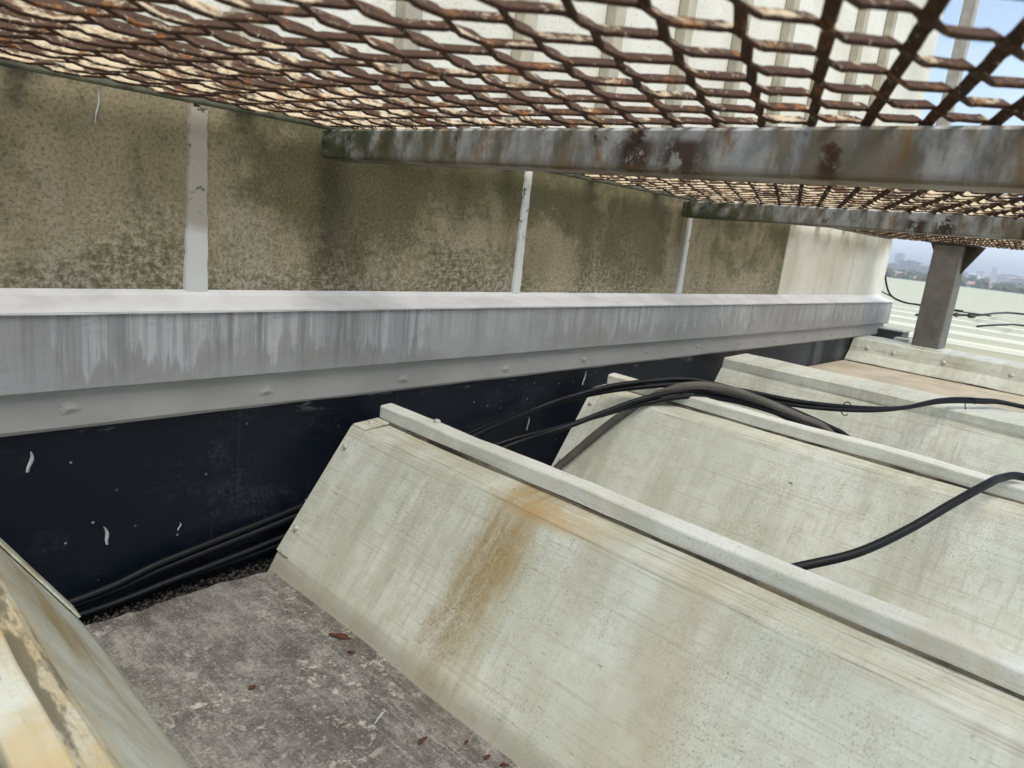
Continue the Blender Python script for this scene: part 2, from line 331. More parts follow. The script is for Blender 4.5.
def catmull(P, k=8):
    P = [Vector(p) for p in P]; Q = [2*P[0]-P[1]] + P + [2*P[-1]-P[-2]]; out = []
    for i in range(1, len(Q)-2):
        a, b, c, d = Q[i-1], Q[i], Q[i+1], Q[i+2]
        for s in range(k):
            t = s/k; out.append(.5*((2*b) + (c-a)*t + (2*a-5*b+4*c-d)*t*t + (3*b-a-3*c+d)*t**3))
    out.append(P[-1]); return out
def tube_vf(C, r, n=10):
    V, F = [], []; up = Vector((0, 0, 1)); prev = None
    for i, c in enumerate(C):
        t = (C[min(i+1, len(C)-1)]-C[max(i-1, 0)]).normalized()
        a = t.cross(up if abs(t.z) < .95 else Vector((1, 0, 0))).normalized()
        if prev is not None:
            a = (prev - t*prev.dot(t)).normalized()
        prev = a; b = t.cross(a)
        rr = r[i] if isinstance(r, list) else r
        for k in range(n):
            th = 2*math.pi*k/n; V.append(c + (a*math.cos(th)+b*math.sin(th))*rr)
    for i in range(len(C)-1):
        for k in range(n): F.append([i*n+k, i*n+(k+1) % n, (i+1)*n+(k+1) % n, (i+1)*n+k])
    F.append(list(range(n))); F.append([(len(C)-1)*n+k for k in range(n)])
    return V, F
def cable(name, C, r, mat, label, cat='cable', group=None):
    base = C[0].copy(); V, F = tube_vf(C, r)
    o = link(name, mesh(name, [v-base for v in V], F, True), mat, None, base); return tag(o, label, cat, group)

# ------------------------------------------------------------------ setting: ground, gutter, valley floors
GZ = -14.
gm = N('town_ground'); GM = gm.done(gm.mix(gm.noise(.004, 4), (.10, .11, .08), (.16, .155, .14)), .9)
kind(link('ground', mesh('ground', [(-30000, -30000, GZ), (30000, -30000, GZ), (30000, 30000, GZ), (-30000, 30000, GZ)], [[0, 1, 2, 3]]), GM), 'structure')
kind(wpart('gutter', *box_vf((-1.2, .88, -.66), (3.14, 1.02, -.578)), GUTT, None), 'structure')

FZ, LZ, TZ = -.555, -.345, -.317
XC = [.092, .718, 1.357]
def floor_slab(x0, x1, seed):
    rnd = random.Random(seed); V, F = [], []; n = 36
    for i in range(n+1):
        x = x0+(x1-x0)*i/n
        ye = .914 + .004*math.sin(i*.31+seed) + .002*math.sin(i*1.7) + (rnd.random()-.5)*.005
        V += [(x, ye, FZ), (x, -1.6, FZ), (x, ye-.004, FZ-.018), (x, -1.6, FZ-.018)]
    for i in range(n):
        a, b = 4*i, 4*i+4
        F += [[a, a+1, b+1, b], [a+2, b+2, b+3, a+3], [a, b, b+2, a+2], [a+1, a+3, b+3, b+1]]
    F += [[0, 2, 3, 1], [4*n, 4*n+1, 4*n+3, 4*n+2]]
    return kind(wpart('valley_floor', V, F, FLOOR, None), 'structure')
floor_slab(.17, .60, 1); floor_slab(.80, 1.20, 4); floor_slab(1.46, 1.80, 7); floor_slab(-.45, -.03, 9)

# ------------------------------------------------------------------ roof ribs
YE = .92
YS = [-1.6 + (YE+1.6)*i/60 for i in range(61)]
# half profiles, x from the rib centre, z in world
LEFT = [(-.204, FZ-.006), (-.198, FZ+.004), (-.187, FZ+.024), (-.0655, LZ-.006), (-.060, LZ-.001), (-.013, LZ+.003)]
RIGHT = [(.013, LZ+.003), (.036, LZ-.001), (.041, LZ-.006), (.157, FZ+.024), (.168, FZ+.004), (.174, FZ-.006)]
SEAM = [(-.0125, LZ+.006), (-.0125, TZ-.003), (-.0115, TZ-.001), (-.009, TZ), (.010, TZ+.002), (.0118, TZ+.001), (.0125, TZ-.002), (.0125, LZ+.006)]
def loc(P, dz=FZ): return [(x, z-dz) for x, z in P]
def on_left(u):   # point on the left slope, u 0 (ledge) .. 1 (foot)
    a, b = LEFT[3], LEFT[2]; return a[0]+(b[0]-a[0])*u, a[1]+(b[1]-a[1])*u
def rivet(parent, p, nrm, r=.005):
    bm = bmesh.new(); bmesh.ops.create_uvsphere(bm, u_segments=10, v_segments=6, radius=r)
    q = Vector((0, 0, 1)).rotation_difference(Vector(nrm).normalized()).to_matrix()
    for v in bm.verts: v.co = q @ Vector((v.co.x, v.co.y, v.co.z*.55))
    me = bpy.data.meshes.new('rivet'); bm.to_mesh(me); bm.free()
    for f in me.polygons: f.use_smooth = True
    return link('rivet', me, ZINC, parent, p)
def make_rib(xc, mat, label, seam=None):
    e = empty('roof_rib', (xc, 0, FZ), label, 'roof rib', 'trough roof ribs beneath the walkway')
    for P in (LEFT, RIGHT):
        V, F = sweep(thick(loc(P), .004), YS, .0012); link('side_sheet', mesh('side_sheet', V, F), mat, e)
    V, F = sweep(loc(SEAM), YS, .0016); link('standing_seam', mesh('standing_seam', V, F), seam or SEAMM, e)
    V, F = sweep(loc([(-.0150, LZ), (-.0140, LZ+.0062), (.0140, LZ+.0062), (.0150, LZ)]), [y-.012 for y in YS], .001); link('seam_crevice_line', mesh('seam_crevice_line', V, F), CREVICE_LINE, e)  # added dark strip drawing the grimy crevice line at the seam base
    for P, s in ((LEFT, 1), (RIGHT, -1)):
        # folded end strip over the sheet edge
        Q = P[2:] if s == 1 else P[:-2]
        L = []
        for i, (x, z) in enumerate(loc(Q)):
            k = (.0036 if s == 1 else .0036); L.append((x-.0025*s, z+k))
        ys = [YE-.030, YE-.0292, YE+.001]; V, F = sweep(thick(L, .0028), ys); fl = link('end_strip', mesh('end_strip', V, F), mat, e)
        if s == 1:
            for u in (.14, .80):
                x, z = on_left(u); rivet(fl, (x-.005, YE-.015, z-FZ+.004), (-.86, 0, .5))
            rivet(fl, (-.038, YE-.014, LZ-FZ+.005), (0, 0, 1), .0055)
    return e
make_rib(XC[0], RIB0, 'heavily ochre-stained pale roof rib across the grey valley floor from the rust-run rib', RIB0)
make_rib(XC[1], RIB1, 'pale roof rib with a rust-brown run down its sloping side beside the grey valley floor')
make_rib(XC[2], RIB, 'pale roof rib that the black cable bundle and the grey conduit lie across')
# small pale stub on the second rib's seam and a flap of sealant on the first
e1 = [o for o in bpy.data.objects if o.name.startswith('roof_rib')]
rivet(e1[1], (.006, .80, TZ-FZ+.003), (0, 0, 1), .006)

# rib 3: slope, fascia and wide cap
X3 = 1.912
e = empty('capped_roof_rib', (X3, 0, FZ), 'pale roof rib with a flat wide cap next to the beige roof plate', 'roof rib')
V, F = sweep(thick(loc([(-.150, FZ+.004), (-.140, FZ+.020), (-.004, -.338)]), .004), YS, .001); link('side_sheet', mesh('side_sheet', V, F), RIB, e)
V, F = sweep(loc([(-.006, -.340), (-.003, -.315), (.002, -.311), (.135, -.306), (.140, -.309), (.140, -.36), (.132, -.36), (.130, -.318), (.006, -.322), (.002, -.340)]), YS, .0012); link('cap', mesh('cap', V, F), RIB, e)
V, F = sweep(thick(loc([(-.140, FZ+.027), (-.006, -.342)]), .003), [YE-.004, YE+.002]); link('end_strip', mesh('end_strip', V, F), RIB, e)
kind(wpart('roof_plate', *box_vf((2.045, -1.6, -.43), (3.12, .968, -.403), .002), PLATE, None), 'structure')
# upstand that carries the post
e = empty('roof_upstand', (3.14, 0, -.405), 'pale angle upstand on the beige plate carrying the grey steel post', 'upstand')
V, F = sweep([(-.055, .006), (-.050, .012), (-.018, .045), (.0, .092), (.005, .096), (.165, .098), (.17, .094), (.17, .0), (-.05, .0)], [-1.6+2.566*i/40 for i in range(41)], .002)
link('angle_sheet', mesh('angle_sheet', V, F), RIB, e)
V, F = sweep([(-.060, .0005), (-.060, .006), (-.04, .006), (-.04, .0005)], [-1.6, .95]); link('foot_crevice_line', mesh('foot_crevice_line', V, F), CREVICE_LINE, e)  # added dark strip drawing a line along the upstand's foot
for y in (.90, .80, .62, .40): rivet(e, (-.012, y, .062), (-1, 0, .3), .009)

# open roof beyond: the same ribs one after another, plus their valleys
farP = [(-.195, FZ), (-.0655, LZ), (-.0125, LZ), (-.0125, TZ), (.0125, TZ), (.0125, LZ), (.041, LZ), (.167, FZ), (.167, FZ-.02), (-.195, FZ-.02)]
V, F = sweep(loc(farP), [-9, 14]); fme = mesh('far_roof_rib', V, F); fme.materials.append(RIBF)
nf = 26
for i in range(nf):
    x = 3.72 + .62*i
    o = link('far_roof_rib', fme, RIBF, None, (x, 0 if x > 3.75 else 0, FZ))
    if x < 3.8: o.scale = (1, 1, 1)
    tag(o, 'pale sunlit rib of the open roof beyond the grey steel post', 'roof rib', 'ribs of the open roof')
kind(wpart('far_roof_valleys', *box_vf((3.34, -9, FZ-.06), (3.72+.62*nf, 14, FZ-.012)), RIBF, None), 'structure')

# ------------------------------------------------------------------ building wall
XE = 3.50
wall = empty('building_wall', (1.2, 1., -.62), 'long building wall with algae-stained concrete panels, white sill and black base', 'wall')
wbox('core', (-1.3, 1.055, -.62), (XE-.03, 1.35, 3.3), GREYC, wall, 0)
JX = [-.866, -.216, .434, 1.087, 1.735, 2.385, 3.05, XE]
for i in range(len(JX)-1):
    mt = STAIN if i < 5 else PALE
    g = .004 if i < 6 else .003
    wbox('concrete_panel', (JX[i]+g, 1.0, -.150), (JX[i+1]-(g if i < 6 else 0), 1.06, .118), mt, wall, .003)
def ragged_strip(x, w0, w1, z0, z1, mat, name='joint_strip'):
    V, F, n = [], [], 22
    for i in range(n+1):
        z = z0+(z1-z0)*i/n; w = w0+(w1-w0)*i/n
        a, b = x-w/2+(random.random()-.5)*.002, x+w/2+(random.random()-.5)*.002
        V += [(a, 1.001, z), (a+.002, .9955, z), (b-.002, .9955, z), (b, 1.001, z)]
    for i in range(n):
        for k in range(3): F.append([4*i+k, 4*i+k+1, 4*i+5+k, 4*i+4+k])
    F += [[0, 1, 2, 3], [4*n, 4*n+3, 4*n+2, 4*n+1]]
    wpart(name, V, F, mat, wall)
for x, w0, w1 in ((-.216, .034, .024), (.434, .034, .025), (1.087, .024, .019), (1.735, .024, .017)): ragged_strip(x, w0, w1, -.146, .10, JOINT)
# upper storey: pebbledash panels with battens over the joints
BX = [-.83+.2645*i for i in range(17)]
BX = [x for x in BX if x < XE-.1]
for i in range(len(BX)):
    x1 = BX[i+1] if i+1 < len(BX) else XE
    wbox('facade_panel', (BX[i]+.002, 1.0, .1215), (x1-.002 if i+1 < len(BX) else XE, 1.06, 3.3), UPW, wall, .002)
for x in BX:
    if x < 3.0: wbox('batten', (x-.017, .972, .125), (x+.017, .999, 3.3), BATT, wall, .003)
# sill, coated flashing, lower strip, black base
def xsweep(name, prof, x0, x1, mat, n=60, jit=.0):       # (y,z) profile along x
    V, F, m = [], [], len(prof)
    for j in range(n+1):
        x = x0+(x1-x0)*j/n
        for y, z in prof: V.append((x, y+(random.random()-.5)*jit, z+(random.random()-.5)*jit))
    for j in range(n):
        for i in range(m): F.append([j*m+i, j*m+(i+1) % m, (j+1)*m+(i+1) % m, (j+1)*m+i])
    F.append(list(range(m))); F.append([n*m+i for i in range(m)])
    return wpart(name, V, F, mat, wall)
xsweep('sill', [(1.054, -.138), (.999, -.1405), (.990, -.147), (.951, -.1565), (.9415, -.160), (.9415, -.1628), (1.054, -.1628)], -1.3, XE+.004, SILL, 120, .0006)
xsweep('flashing', [(.945, -.1633), (.944, -.254), (.947, -.2575), (.962, -.2575), (.962, -.1633)], -1.3, XE, CLAD, 60, .0008)
xsweep('lower_strip', [(.9555, -.2585), (.9550, -.303), (.958, -.3075), (.967, -.3075), (.967, -.2585)], -1.3, XE-.02, GREYC, 90, .001)
xsweep('membrane', [(.971, -.259), (.970, -.54), (.966, -.58), (.955, -.601), (1.054, -.601), (1.054, -.259)], -1.3, XE-.03, MEMB, 50, .0015)
for k in range(14):       # coated-over fixings in the lower strip
    x = .263+.2575*(k-2)
    if x > XE-.1: break
    bm = bmesh.new(); bmesh.ops.create_icosphere(bm, subdivisions=3, radius=1)
    rx = .013 if k < 6 else .010
    for v in bm.verts:
        a = math.atan2(v.co.z, v.co.x); rr = 1+.12*math.sin(3*a+k)+.08*math.sin(7*a+k*2)
        rad = math.hypot(v.co.x, v.co.z)
        v.co = Vector((v.co.x*rx*rr, v.co.y*(.0014+.0022*math.exp(-(rad*2.6)**2)), v.co.z*rx*.62*rr))
    me = bpy.data.meshes.new('bolt_cover'); bm.to_mesh(me); bm.free()
    link('bolt_cover', me, GREYC, wall, Vector((x, .955, -.284+.004*math.sin(k)))-wall.location)
def dropping(x, z, L, w, lean, y=.9695):
    V, F, n = [], [], 8
    for i in range(n+1):
        t = i/n; ww = w*(.25+.75*math.sin(min(1, t*1.12)*math.pi*.8)); cx = x+lean*t+.002*math.sin(t*5); zz = z-L*t
        V += [(cx-ww, y, zz), (cx, y-.0012, zz), (cx+ww, y, zz)]
    for i in range(n):
        for k in range(2): F.append([3*i+k, 3*i+k+1, 3*i+4+k, 3*i+3+k])
    wpart('dropping', V, F, DROP, wall)
dropping(.2240, -.334, .026, .0024, -.002); dropping(.303, -.452, .027, .0022, .006); dropping(1.142, -.405, .03, .0022, 0); dropping(.402, -.470, .012, .0012, 0); dropping(.3135, .100, .040, .0012, -.0006, .9995); dropping(1.325, -.318, .032, .003, -.004)

# ------------------------------------------------------------------ walkway
L_, S_ = .1073, .0442            # long and short way of the mesh
A_ = math.radians(33); WS, TH, BL = .0078, .0030, .021
OX, OY, MZ = .4272, .1790, .1080
def expanded(x0, x1, y0, y1, seed):
    V, F = [], []; ca, sa = math.cos(A_), math.sin(A_)
    wv = Vector((0, ca, sa)); tv = Vector((0, -sa, ca))
    rnd = random.Random(seed)
    # key points of one half period: plateau at a trough, ramp, plateau at a peak
    ramp = L_/2-BL
    keys = [(-BL/2, 0.), (BL/2-.003, 0.), (BL/2+.003, .06), (BL/2+ramp*.22, .22), (BL/2+ramp*.78, .78), (BL/2+ramp-.003, .94), (BL/2+ramp+.003, 1.)]
    j0, j1 = math.floor((y0-OY)/(S_/2)), math.ceil((y1-OY)/(S_/2))
    for j in range(j0, j1):
        ya = OY+j*S_/2                         # trough row of this strand; peaks one half step on
        if ya < y0 or ya+S_/2 > y1: continue
        ph = 0 if j % 2 == 0 else L_/2
        pts = []
        i0, i1 = math.floor((x0-OX-ph)/L_)-1, math.ceil((x1-OX-ph)/L_)+1
        for i in range(i0, i1+1):
            bx = OX+ph+i*L_
            for dx, t in keys: pts.append((bx+dx, t))
            for dx, t in keys: pts.append((bx+L_/2+dx, 1-t))
        pts = [p for p in pts if x0 <= p[0] <= x1]
        base = len(V); m = 0; last = -9
        for x, t in pts:
            if x-last < 1e-4: continue
            last = x
            c0 = Vector((x, ya, MZ)) + wv*(WS/2); c1 = Vector((x, ya+S_/2, MZ)) - wv*(WS/2)
            c = c0.lerp(c1, t) + Vector(((rnd.random()-.5)*.0006, (rnd.random()-.5)*.0008, (rnd.random()-.5)*.0008))
            hw, ht, b = WS/2+.0004, TH/2, .0005
            for a, d in ((-hw, -ht+b), (-hw+b, -ht), (hw-b, -ht), (hw, -ht+b), (hw, ht-b), (hw-b, ht), (-hw+b, ht), (-hw, ht-b)):
                V.append(c + wv*a + tv*d)
            m += 1
        for q in range(m-1):
            for k in range(8): F.append([base+q*8+k, base+q*8+(k+1) % 8, base+(q+1)*8+(k+1) % 8, base+(q+1)*8+k])
        F.append([base+k for k in range(8)]); F.append([base+(m-1)*8+k for k in range(8)])
    return V, F
YN, YW = -.42, .972
def panel(x0, x1, label, seed):
    e = empty('walkway_panel', ((x0+x1)/2, .3, .105), label, 'walkway panel', 'expanded metal walkway panels')
    V, F = expanded(x0, x1, YN+.01, YW-.013, seed); wpart('expanded_mesh', V, F, MESH, e)
    # angle along the wall: upright leg and flat leg under the mesh edge
    wbox('edge_bar', (x0+.001, YW-.012, .1005), (x1-.001, YW-.002, .1215), FRAME, e, .003)
    wbox('edge_bar', (x0+.001, YN, .1005), (x1-.001, YN+.006, .131), FRAME, e, .001)
    return e
panel(-.78, .634, 'rusted expanded metal walkway panel between the wall and the first galvanised beam, heaviest rust', 1)
panel(.634, 1.69, 'rusted expanded metal walkway panel spanning between the two galvanised beams', 2)
panel(1.69, 3.33, 'rusted expanded metal walkway panel beyond the second beam, resting on the grey post', 3)
def beam(x, z0, z1, label, y0=-.6, y1=.985, tilt=0., yaw=0.):
    """channel: web towards -x, flanges to +x; tilt lifts the end away from the wall"""
    e = empty('support_beam', (x, y1, z0), label, 'beam', 'galvanised beams under the walkway'); h = z1-z0; w = .045; t = .0045
    prof = [(0, 0), (w, 0), (w, t), (t, t), (t, h-t), (w, h-t), (w, h), (0, h)]
    # soften the two outer corners
    prof = [(0, .003), (.003, 0)] + prof[1:7] + [(.003, h), (0, h-.003)]
    ys = [y0-y1 + (y1-y0)*i/30 for i in range(31)]; V, F = sweep(prof, ys, .0006)
    for v in V: v.z += -v.y*tilt; v.x += v.y*yaw
    link('channel', mesh('channel', V, F), GALV, e)
    V, F = box_vf((-.001+.006, .0005, .004), (w-.002, .0045, h-.004), .0005); link('end_plate', mesh('end_plate', V, F), DARKST, e)
    return e
beam(.6115, .0605, .1025, 'deep galvanised beam with rust blotches, nearer to the rust-run rib')
beam(1.665, .0590, .1000, 'galvanised beam with rust streaks, nearer to the grey steel post', tilt=.013, yaw=.10)
# post
p = empty('steel_post', (3.26, .715, -.308), 'square grey steel post standing on the pale upstand', 'post')
wbox('tube', (3.205, .665, -.3085), (3.315, .765, .1005), STEEL, p, .006)
V = [(3.255, .6645, .100), (3.255, .600, .100), (3.255, .6645, -.01), (3.263, .6645, .100), (3.263, .600, .100), (3.263, .6645, -.01)]
wpart('gusset', V, [[0, 1, 2], [3, 5, 4], [0, 3, 4, 1], [1, 4, 5, 2], [2, 5, 3, 0]], DARKST, p)
V = [(3.255, .7655, .100), (3.255, .79, .100), (3.255, .7655, .05), (3.263, .7655, .100), (3.263, .79, .100), (3.263, .7655, .05)]
wpart('gusset', V, [[0, 1, 2], [3, 5, 4], [0, 3, 4, 1], [1, 4, 5, 2], [2, 5, 3, 0]], DARKST, p)
wbox('head_plate', (3.19, .62, .1008), (3.325, .80, .1038), DARKST, p, .001)
wbox('base_plate', (3.165, .64, -.3095), (3.306, .79, -.3055), RIB, p, .001)
g = empty('guard_rail_post', (3.22, .835, .13), 'thin grey guard rail post rising above the walkway past the wall corner', 'post')
wbox('tube', (3.20, .812, .118), (3.24, .857, 1.7), m_plain('guard_post_paint', (.40, .38, .33), .6), g, .004)
wbox('cap', (3.196, .808, 1.7), (3.244, .861, 1.712), STEEL, g, .002)
# kerb and block at the wall corner
k = empty('corner_kerb', (3.47, .93, -.36), 'dark grey coated kerb at the wall corner behind the upstand', 'kerb')
wbox('body', (3.41, .855, -.545), (3.52, .969, -.283), KERB, k, .006); wbox('top_coat', (3.405, .851, -.2825), (3.525, .967, -.274), GREYC, k, .003)
tag(wpart('packing_block', *box_vf((3.312, .80, -.545), (3.36, .86, -.296), .004), RIB, None), 'small pale block between the dark kerb and the steel post', 'block')

# ------------------------------------------------------------------ cables
GUT = [(-.9, .948, -.582), (-.2, .945, -.566)]
RISE = [(.240, .945, -.540), (.377, .950, -.519), (.581, .953, -.489), (.777, .948, -.450), (.952, .940, -.406), (1.120, .940, -.377), (1.200, .893, -.346), (1.260, .848, -.3235), (1.320, .785, -.3035), (1.380, .728, -.2925)]
UP = GUT + RISE + [(1.450, .651, -.296), (1.550, .556, -.311), (1.660, .465, -.316), (1.760, .410, -.315), (1.870, .357, -.300), (1.970, .296, -.295), (2.050, .220, -.295), (2.10, -.1, -.32), (2.12, -.7, -.385)]
UP2 = GUT + RISE + [(1.440, .648, -.301), (1.500, .560, -.3215), (1.550, .487, -.345), (1.580, .445, -.365), (1.63, .33, -.45), (1.66, .1, -.535), (1.66, -.8, -.545)]
LOW = [(-.9, .952, -.575), (-.2, .952, -.570), (.240, .952, -.560), (.389, .953, -.550), (.562, .950, -.530), (.769, .930, -.486), (1.0, .915, -.434), (1.100, .849, -.391), (1.190, .816, -.364), (1.280, .781, -.338), (1.350, .717, -.3120), (1.410, .652, -.312), (1.470, .569, -.330), (1.52, .499, -.36), (1.57, .42, -.41), (1.62, .30, -.50), (1.64, .1, -.54), (1.64, -.8, -.545)]
CU, CU2, CL = catmull(UP), catmull(UP2), catmull(LOW)
def offs(C, amp, turns, ph, dz=0.):
    out = []
    for i, c in enumerate(C):
        t = i/(len(C)-1); tg = (C[min(i+1, len(C)-1)]-C[max(i-1, 0)]).normalized(); a = tg.cross(Vector((0, 0, 1))).normalized(); b = a.cross(tg)
        th = ph+turns*2*math.pi*t; out.append(c + a*math.cos(th)*amp + b*(math.sin(th)*amp+dz))
    return out
cable('roof_cable', offs(CU, .0052, 1.6, 0), .0054, RUBBER, 'black cable arching highest over the rib seam and running on across the capped rib', group='black cables along the wall')
cable('roof_cable', offs(CU2, .0058, 1.4, 3.1), .0056, RUBBER, 'black cable paired with the highest arching one, dropping into the valley past the conduit', group='black cables along the wall')
o_thin = offs(CU, .0105, 2.4, 2.0)[12*8+4:]
cable('thin_cable', o_thin, .0046, RUBBER, 'thin black cable wound round the black cable that crosses the capped rib')
cable('roof_cable', offs(CL, .0060, 1.7, 2), .0058, RUBBER, 'thick black cable of the lower pair passing beneath the grey conduit', group='black cables along the wall')
cable('roof_cable', offs(CL, .0064, 1.7, 5.14), .0050, RUBBER, 'thinner black cable of the lower pair passing beneath the grey conduit', group='black cables along the wall')
HO = [(1.10, .915, -.575), (1.160, .905, -.520), (1.214, .865, -.447), (1.258, .827, -.388), (1.305, .785, -.338), (1.345, .728, -.2985), (1.385, .660, -.2890), (1.440, .594, -.306), (1.500, .530, -.333), (1.550, .485, -.358), (1.60, .40, -.45), (1.63, .25, -.535)]
cable('flexible_conduit', catmull(HO), .0086, HOSE_M, 'grey-brown flexible conduit bent over the rib seam among black cables', 'conduit')
SI = [(.80, .9, -.545), (.82, .6, -.54), (.84, .42, -.48), (.90, .330, -.425), (.95, .300, -.413), (1.02, .250, -.391), (1.10, .214, -.364), (1.18, .182, -.331), (1.26, .157, -.308), (1.32, .146, -.304), (1.37, .123, -.305), (1.44, .05, -.33), (1.50, -.2, -.40), (1.55, -.8, -.50)]
cable('single_cable', catmull(SI), .0064, RUBBER, 'single thick black cable rising out of the valley over the cabled rib', 'cable')
def tie(c, r, n):
    C = [c + Vector((math.cos(t)*r*.5, math.cos(t)*-r*.5, math.sin(t)*r*1.0)) for t in [2*math.pi*i/24*.85 for i in range(25)]]
    cable('wire_tie', C, .0011, RUBBER, 'thin black wire loop tied round the arching cable pair', 'wire', 'wire ties on the cables')
for idx, r in ((13*8+6, .015), (17*8-2, .016)): tie(CU[idx] + Vector((0, 0, -.002)), r, idx)
HA = [(3.56, 1.06, 1.9), (3.55, 1.045, .8), (3.55, 1.030, .133), (3.55, 1.022, .007), (3.55, 1.015, -.051), (3.57, .985, -.130), (3.60, .934, -.159), (3.62, .859, -.163), (3.66, .70, -.165)]
cable('hanging_cable', catmull(HA), .0042, RUBBER, 'thin black cable hanging down the wall corner and looping towards the post', 'cable')
cable('slack_wire', catmull([(3.46, 1.05, -.10), (3.52, .985, -.131), (3.60, .93, -.158), (3.66, .84, -.168), (3.7, .6, -.17)]), .0028, RUBBER, 'thin dark wire from the wall corner joining the looping cable', 'wire')
cf = empty('far_cable', (6.0, 1.05, -.30), 'dark cable with clamps lying across the open roof past the post', 'cable')
CF = catmull([(5.2, 1.25, -.30), (5.67, 1.159, -.29), (5.90, 1.052, -.283), (6.8, 1.052, -.28), (7.29, .958, -.282), (7.8, .5, -.3), (8, -2, -.3)])
V, F = tube_vf(CF, .008, 8); wpart('sheath', V, F, RUBBER, cf, True)
for a, rr, ll in ((5.64, .018, .03), (5.72, .016, .03), (5.86, .019, .10)):
    c = min(CF, key=lambda q: abs(q.x-a)); i = CF.index(c); tg = (CF[i+1]-CF[i-1]).normalized()
    V, F = tube_vf([c-tg*ll/2, c-tg*ll*.3, c+tg*ll*.3, c+tg*ll/2], [rr*.6, rr, rr, rr*.6], 8); wpart('clamp', V, F, DARKST, cf)
cable('roof_wire', catmull([(4.95, .86, -.30), (5.0, .829, -.29), (5.3, .78, -.285), (5.65, .729, -.29), (6, .3, -.3), (6.3, -1, -.3)]), .006, RUBBER, 'thin dark wire lying on the open roof ribs nearer than the clamped cable', 'wire')

# ------------------------------------------------------------------ gravel and flakes
V, F = [], []
rnd = random.Random(5)
for i in range(5200):
    x = rnd.uniform(-.35, 2.9)
    if i < 2600: x = rnd.uniform(.15, .70)
    y = rnd.uniform(.895, .968); r = rnd.uniform(.0016, .0042); z = -.577 + rnd.random()**2*.012 + r*.4
    b = len(V); R = Matrix.Rotation(rnd.uniform(0, 6.28), 3, Vector((rnd.random(), rnd.random(), rnd.random()+.01)).normalized())
    for d in ((1, 0, 0), (-1, 0, 0), (0, 1, 0), (0, -1, 0), (0, 0, 1), (0, 0, -1)):
        V.append(Vector((x, y, z)) + R @ (Vector(d)*r*rnd.uniform(.6, 1.2)))
    for q in ((0, 2, 4), (2, 1, 4), (1, 3, 4), (3, 0, 4), (2, 0, 5), (1, 2, 5), (3, 1, 5), (0, 3, 5)): F.append([b+t for t in q])
me = bpy.data.meshes.new('gravel'); me.from_pydata([tuple(v) for v in V], [], F); me.update()
o = link('gravel', me, STONE); kind(o, 'stuff'); tag(o, 'dark grit and gravel lying in the gutter along the black base', 'gravel')
def flake(x, y, L, w, ang, mat=FLAKE, name='rust_flake', label='small rust-brown flake lying on the grey valley floor', cat='flake', group='rust flakes on the valley floor'):
    rn = random.Random(int(x*1e4+y*1e3)); V, F = [], []; n = 7
    for i in range(n+1):
        t = i/n; ww = w*math.sin(math.pi*(.08+.84*t))*rn.uniform(.7, 1.2); s = (t-.5)*L
        for q, h in ((-ww, .0006), (0, .0022), (ww, .0006)):
            V.append((s*math.cos(ang)-q*math.sin(ang), s*math.sin(ang)+q*math.cos(ang), h+.001*math.sin(t*4)+.0012))
        V.append((s*math.cos(ang), s*math.sin(ang), .0002))
    for i in range(n):
        a, b = 4*i, 4*i+4; F += [[a, a+1, b+1, b], [a+1, a+2, b+2, b+1], [a+2, a+3, b+3, b+2], [a+3, a, b, b+3]]
    F += [[0, 3, 2, 1], [4*n, 4*n+1, 4*n+2, 4*n+3]]
    return tag(link(name, mesh(name, V, F), mat, None, (x, y, FZ)), label, cat, group)
for x, y, L, w, a in ((.364, .676, .009, .004, .3), (.500, .703, .030, .0055, -.95), (.492, .665, .010, .003, -.8), (.462, .487, .015, .0028, .2), (.497, .455, .007, .002, .4), (.499, .425, .009, .0025, 0), (.505, .405, .010, .0025, -.6)): flake(x, y, L, w, a)
flake(.448, .545, .026, .0016, .45, DROP, 'pale_sliver', 'thin pale sliver lying on the grey valley floor', 'sliver', None)

# ------------------------------------------------------------------ distant town
def bm_mat(c, name): return m_plain(name, c, .8, 0, .2, .05)
TM = [bm_mat((.62, .61, .58), 'town_white'), bm_mat((.40, .36, .31), 'town_beige'), bm_mat((.30, .31, .33), 'town_grey'), bm_mat((.36, .23, .18), 'town_terracotta')]
TG = bm_mat((.06, .07, .08), 'town_glass')
def house(az, d, w, h, dep, wm, rm, label, group, rise=0., name='distant_house', fl=0):
    c = Vector((d, d*az, GZ)); e = empty(name, c, label, 'building', group)
    V, F = box_vf((-dep/2, -w/2, 0), (dep/2, w/2, h)); link('wall', mesh('wall', V, F), wm, e)
    if rise > 0:
        V = [(-dep*.55, -w*.54, h), (dep*.55, -w*.54, h), (dep*.55, w*.54, h), (-dep*.55, w*.54, h), (0, -w*.54, h+rise), (0, w*.54, h+rise)]
        link('roof', mesh('roof', V, [[0, 1, 2, 3], [0, 3, 5, 4], [1, 4, 5, 2], [0, 4, 1], [3, 2, 5]]), rm, e)
    else:
        V, F = box_vf((-dep*.3, -w*.2, h), (dep*.3, w*.15, h+2.5)); link('roof_hut', mesh('roof_hut', V, F), wm, e)
    for s in range(fl):
        z = h*(s+.45)/fl; V, F = box_vf((-dep/2-.15, -w*.44, z), (-dep/2+.1, w*.44, z+h/fl*.42)); link('window_band', mesh('window_band', V, F), TG, e)
rnd = random.Random(3)
for i in range(34):
    az = -.02 + .36*i/33 + rnd.uniform(-.004, .004); d = rnd.uniform(620, 1000)
    house(az, d, rnd.uniform(7, 15), rnd.uniform(3, 6), rnd.uniform(9, 14), rnd.choice(TM[:3]), TM[3], 'far-off low house with a terracotta roof on the horizon', 'low red-roofed houses on the horizon', rnd.uniform(1.8, 3))
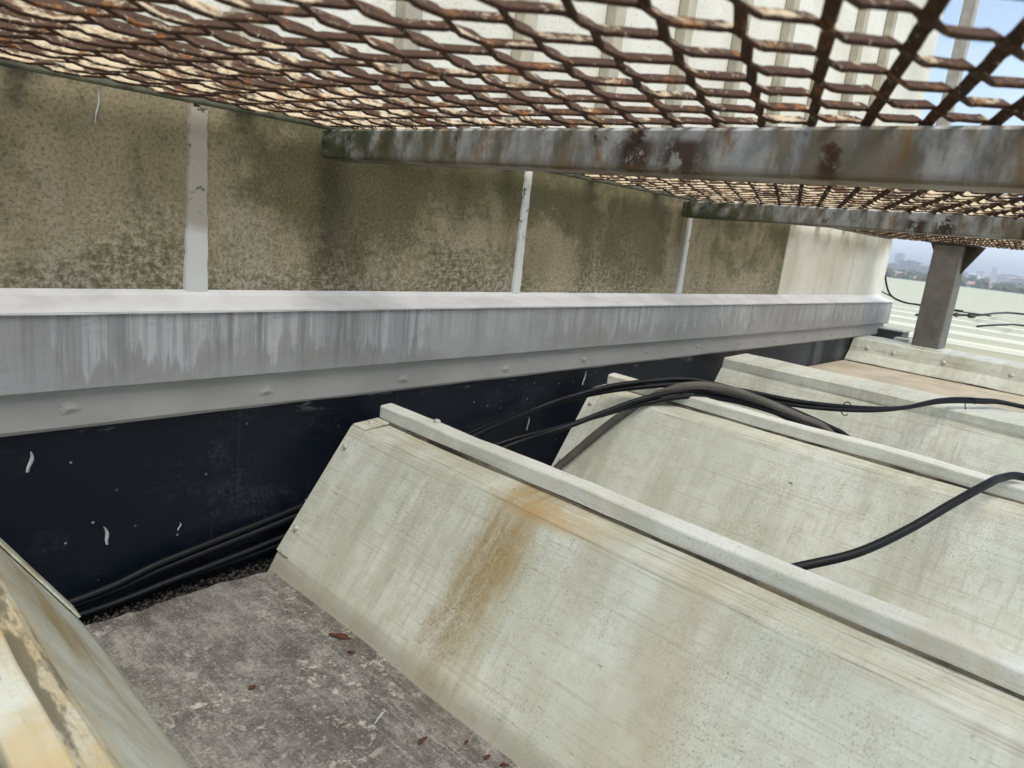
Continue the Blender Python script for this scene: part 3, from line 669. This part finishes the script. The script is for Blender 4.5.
for i in range(46):
    az = -.02 + .36*i/45 + rnd.uniform(-.006, .006); d = rnd.uniform(1300, 2600)
    house(az, d, rnd.uniform(18, 50), rnd.uniform(11, 24), rnd.uniform(14, 22), rnd.choice((TM[0], TM[0], TM[1], TM[2])), None, 'hazy pale apartment block standing in the distant town', 'hazy apartment blocks of the town', name='distant_block', fl=rnd.choice((3, 4, 5)))
house(.2735, 2400, 24, 48, 20, TM[2], None, 'hazy tall tower block showing between the wall corner and the post', None, name='tower_block', fl=9)
house(.225, 2500, 34, 36, 20, TM[0], None, 'hazy broad white tower block on the skyline past the post', None, name='tower_block', fl=7)
house(.170, 2700, 16, 40, 16, TM[0], None, 'hazy slim white tower block on the skyline past the post', None, name='tower_block', fl=8)

V, F = [], []; rn = random.Random(8)
for i in range(420):
    d = rn.uniform(560, 1300); c = Vector((d, d*rn.uniform(-.1, .42), GZ)); r = rn.uniform(2.5, 6); b = len(V)
    for k in range(5):
        for m in range(9):
            th, ph = 2*math.pi*m/9, math.pi*(k+.5)/5; rr = r*rn.uniform(.7, 1.2)
            V.append(c + Vector((math.cos(th)*math.sin(ph)*rr, math.sin(th)*math.sin(ph)*rr, r*.8+math.cos(ph)*rr)))
    for k in range(4):
        for m in range(9): F.append([b+k*9+m, b+k*9+(m+1) % 9, b+(k+1)*9+(m+1) % 9, b+(k+1)*9+m])
wm = N('wood_green'); wo = link('distant_woods', mesh('distant_woods', V, F), wm.done(wm.mix(wm.noise(.3, 4), (.035, .05, .025), (.07, .085, .045)), .9)); kind(wo, 'stuff'); tag(wo, 'far-off dark green trees scattered among the houses of the town', 'woods')
# low hill line closing the horizon
V, F = [], []; n = 120
for i in range(n+1):
    a = -.6+1.6*i/n; x = 7000+400*math.sin(i*.3); z = GZ+34+18*math.sin(i*.21)+9*math.sin(i*.57+1)
    V += [(x, 7000*a, GZ-.5), (x+600, 7000*a, z), (x+2600, 7000*a, GZ-.5)]
for i in range(n): F += [[3*i, 3*i+3, 3*i+4, 3*i+1], [3*i+1, 3*i+4, 3*i+5, 3*i+2]]
hm = N('hill_green'); kind(link('hills', mesh('hills', V, F), hm.done(hm.mix(hm.noise(.003, 4), (.05, .07, .04), (.08, .09, .06)), .9)), 'structure')

# ------------------------------------------------------------------ haze
hz = bpy.data.materials.new('haze'); hz.use_nodes = True; t = hz.node_tree; t.nodes.clear()
oo = t.nodes.new('ShaderNodeOutputMaterial'); pv = t.nodes.new('ShaderNodeVolumePrincipled')
pv.inputs['Color'].default_value = (.86, .92, 1, 1); pv.inputs['Density'].default_value = .0005; pv.inputs['Anisotropy'].default_value = .2
t.links.new(pv.outputs[0], oo.inputs['Volume'])
V, F = box_vf((-31000, -31000, GZ-1), (31000, 31000, 70)); kind(link('haze', mesh('haze', V, F), hz), 'stuff')
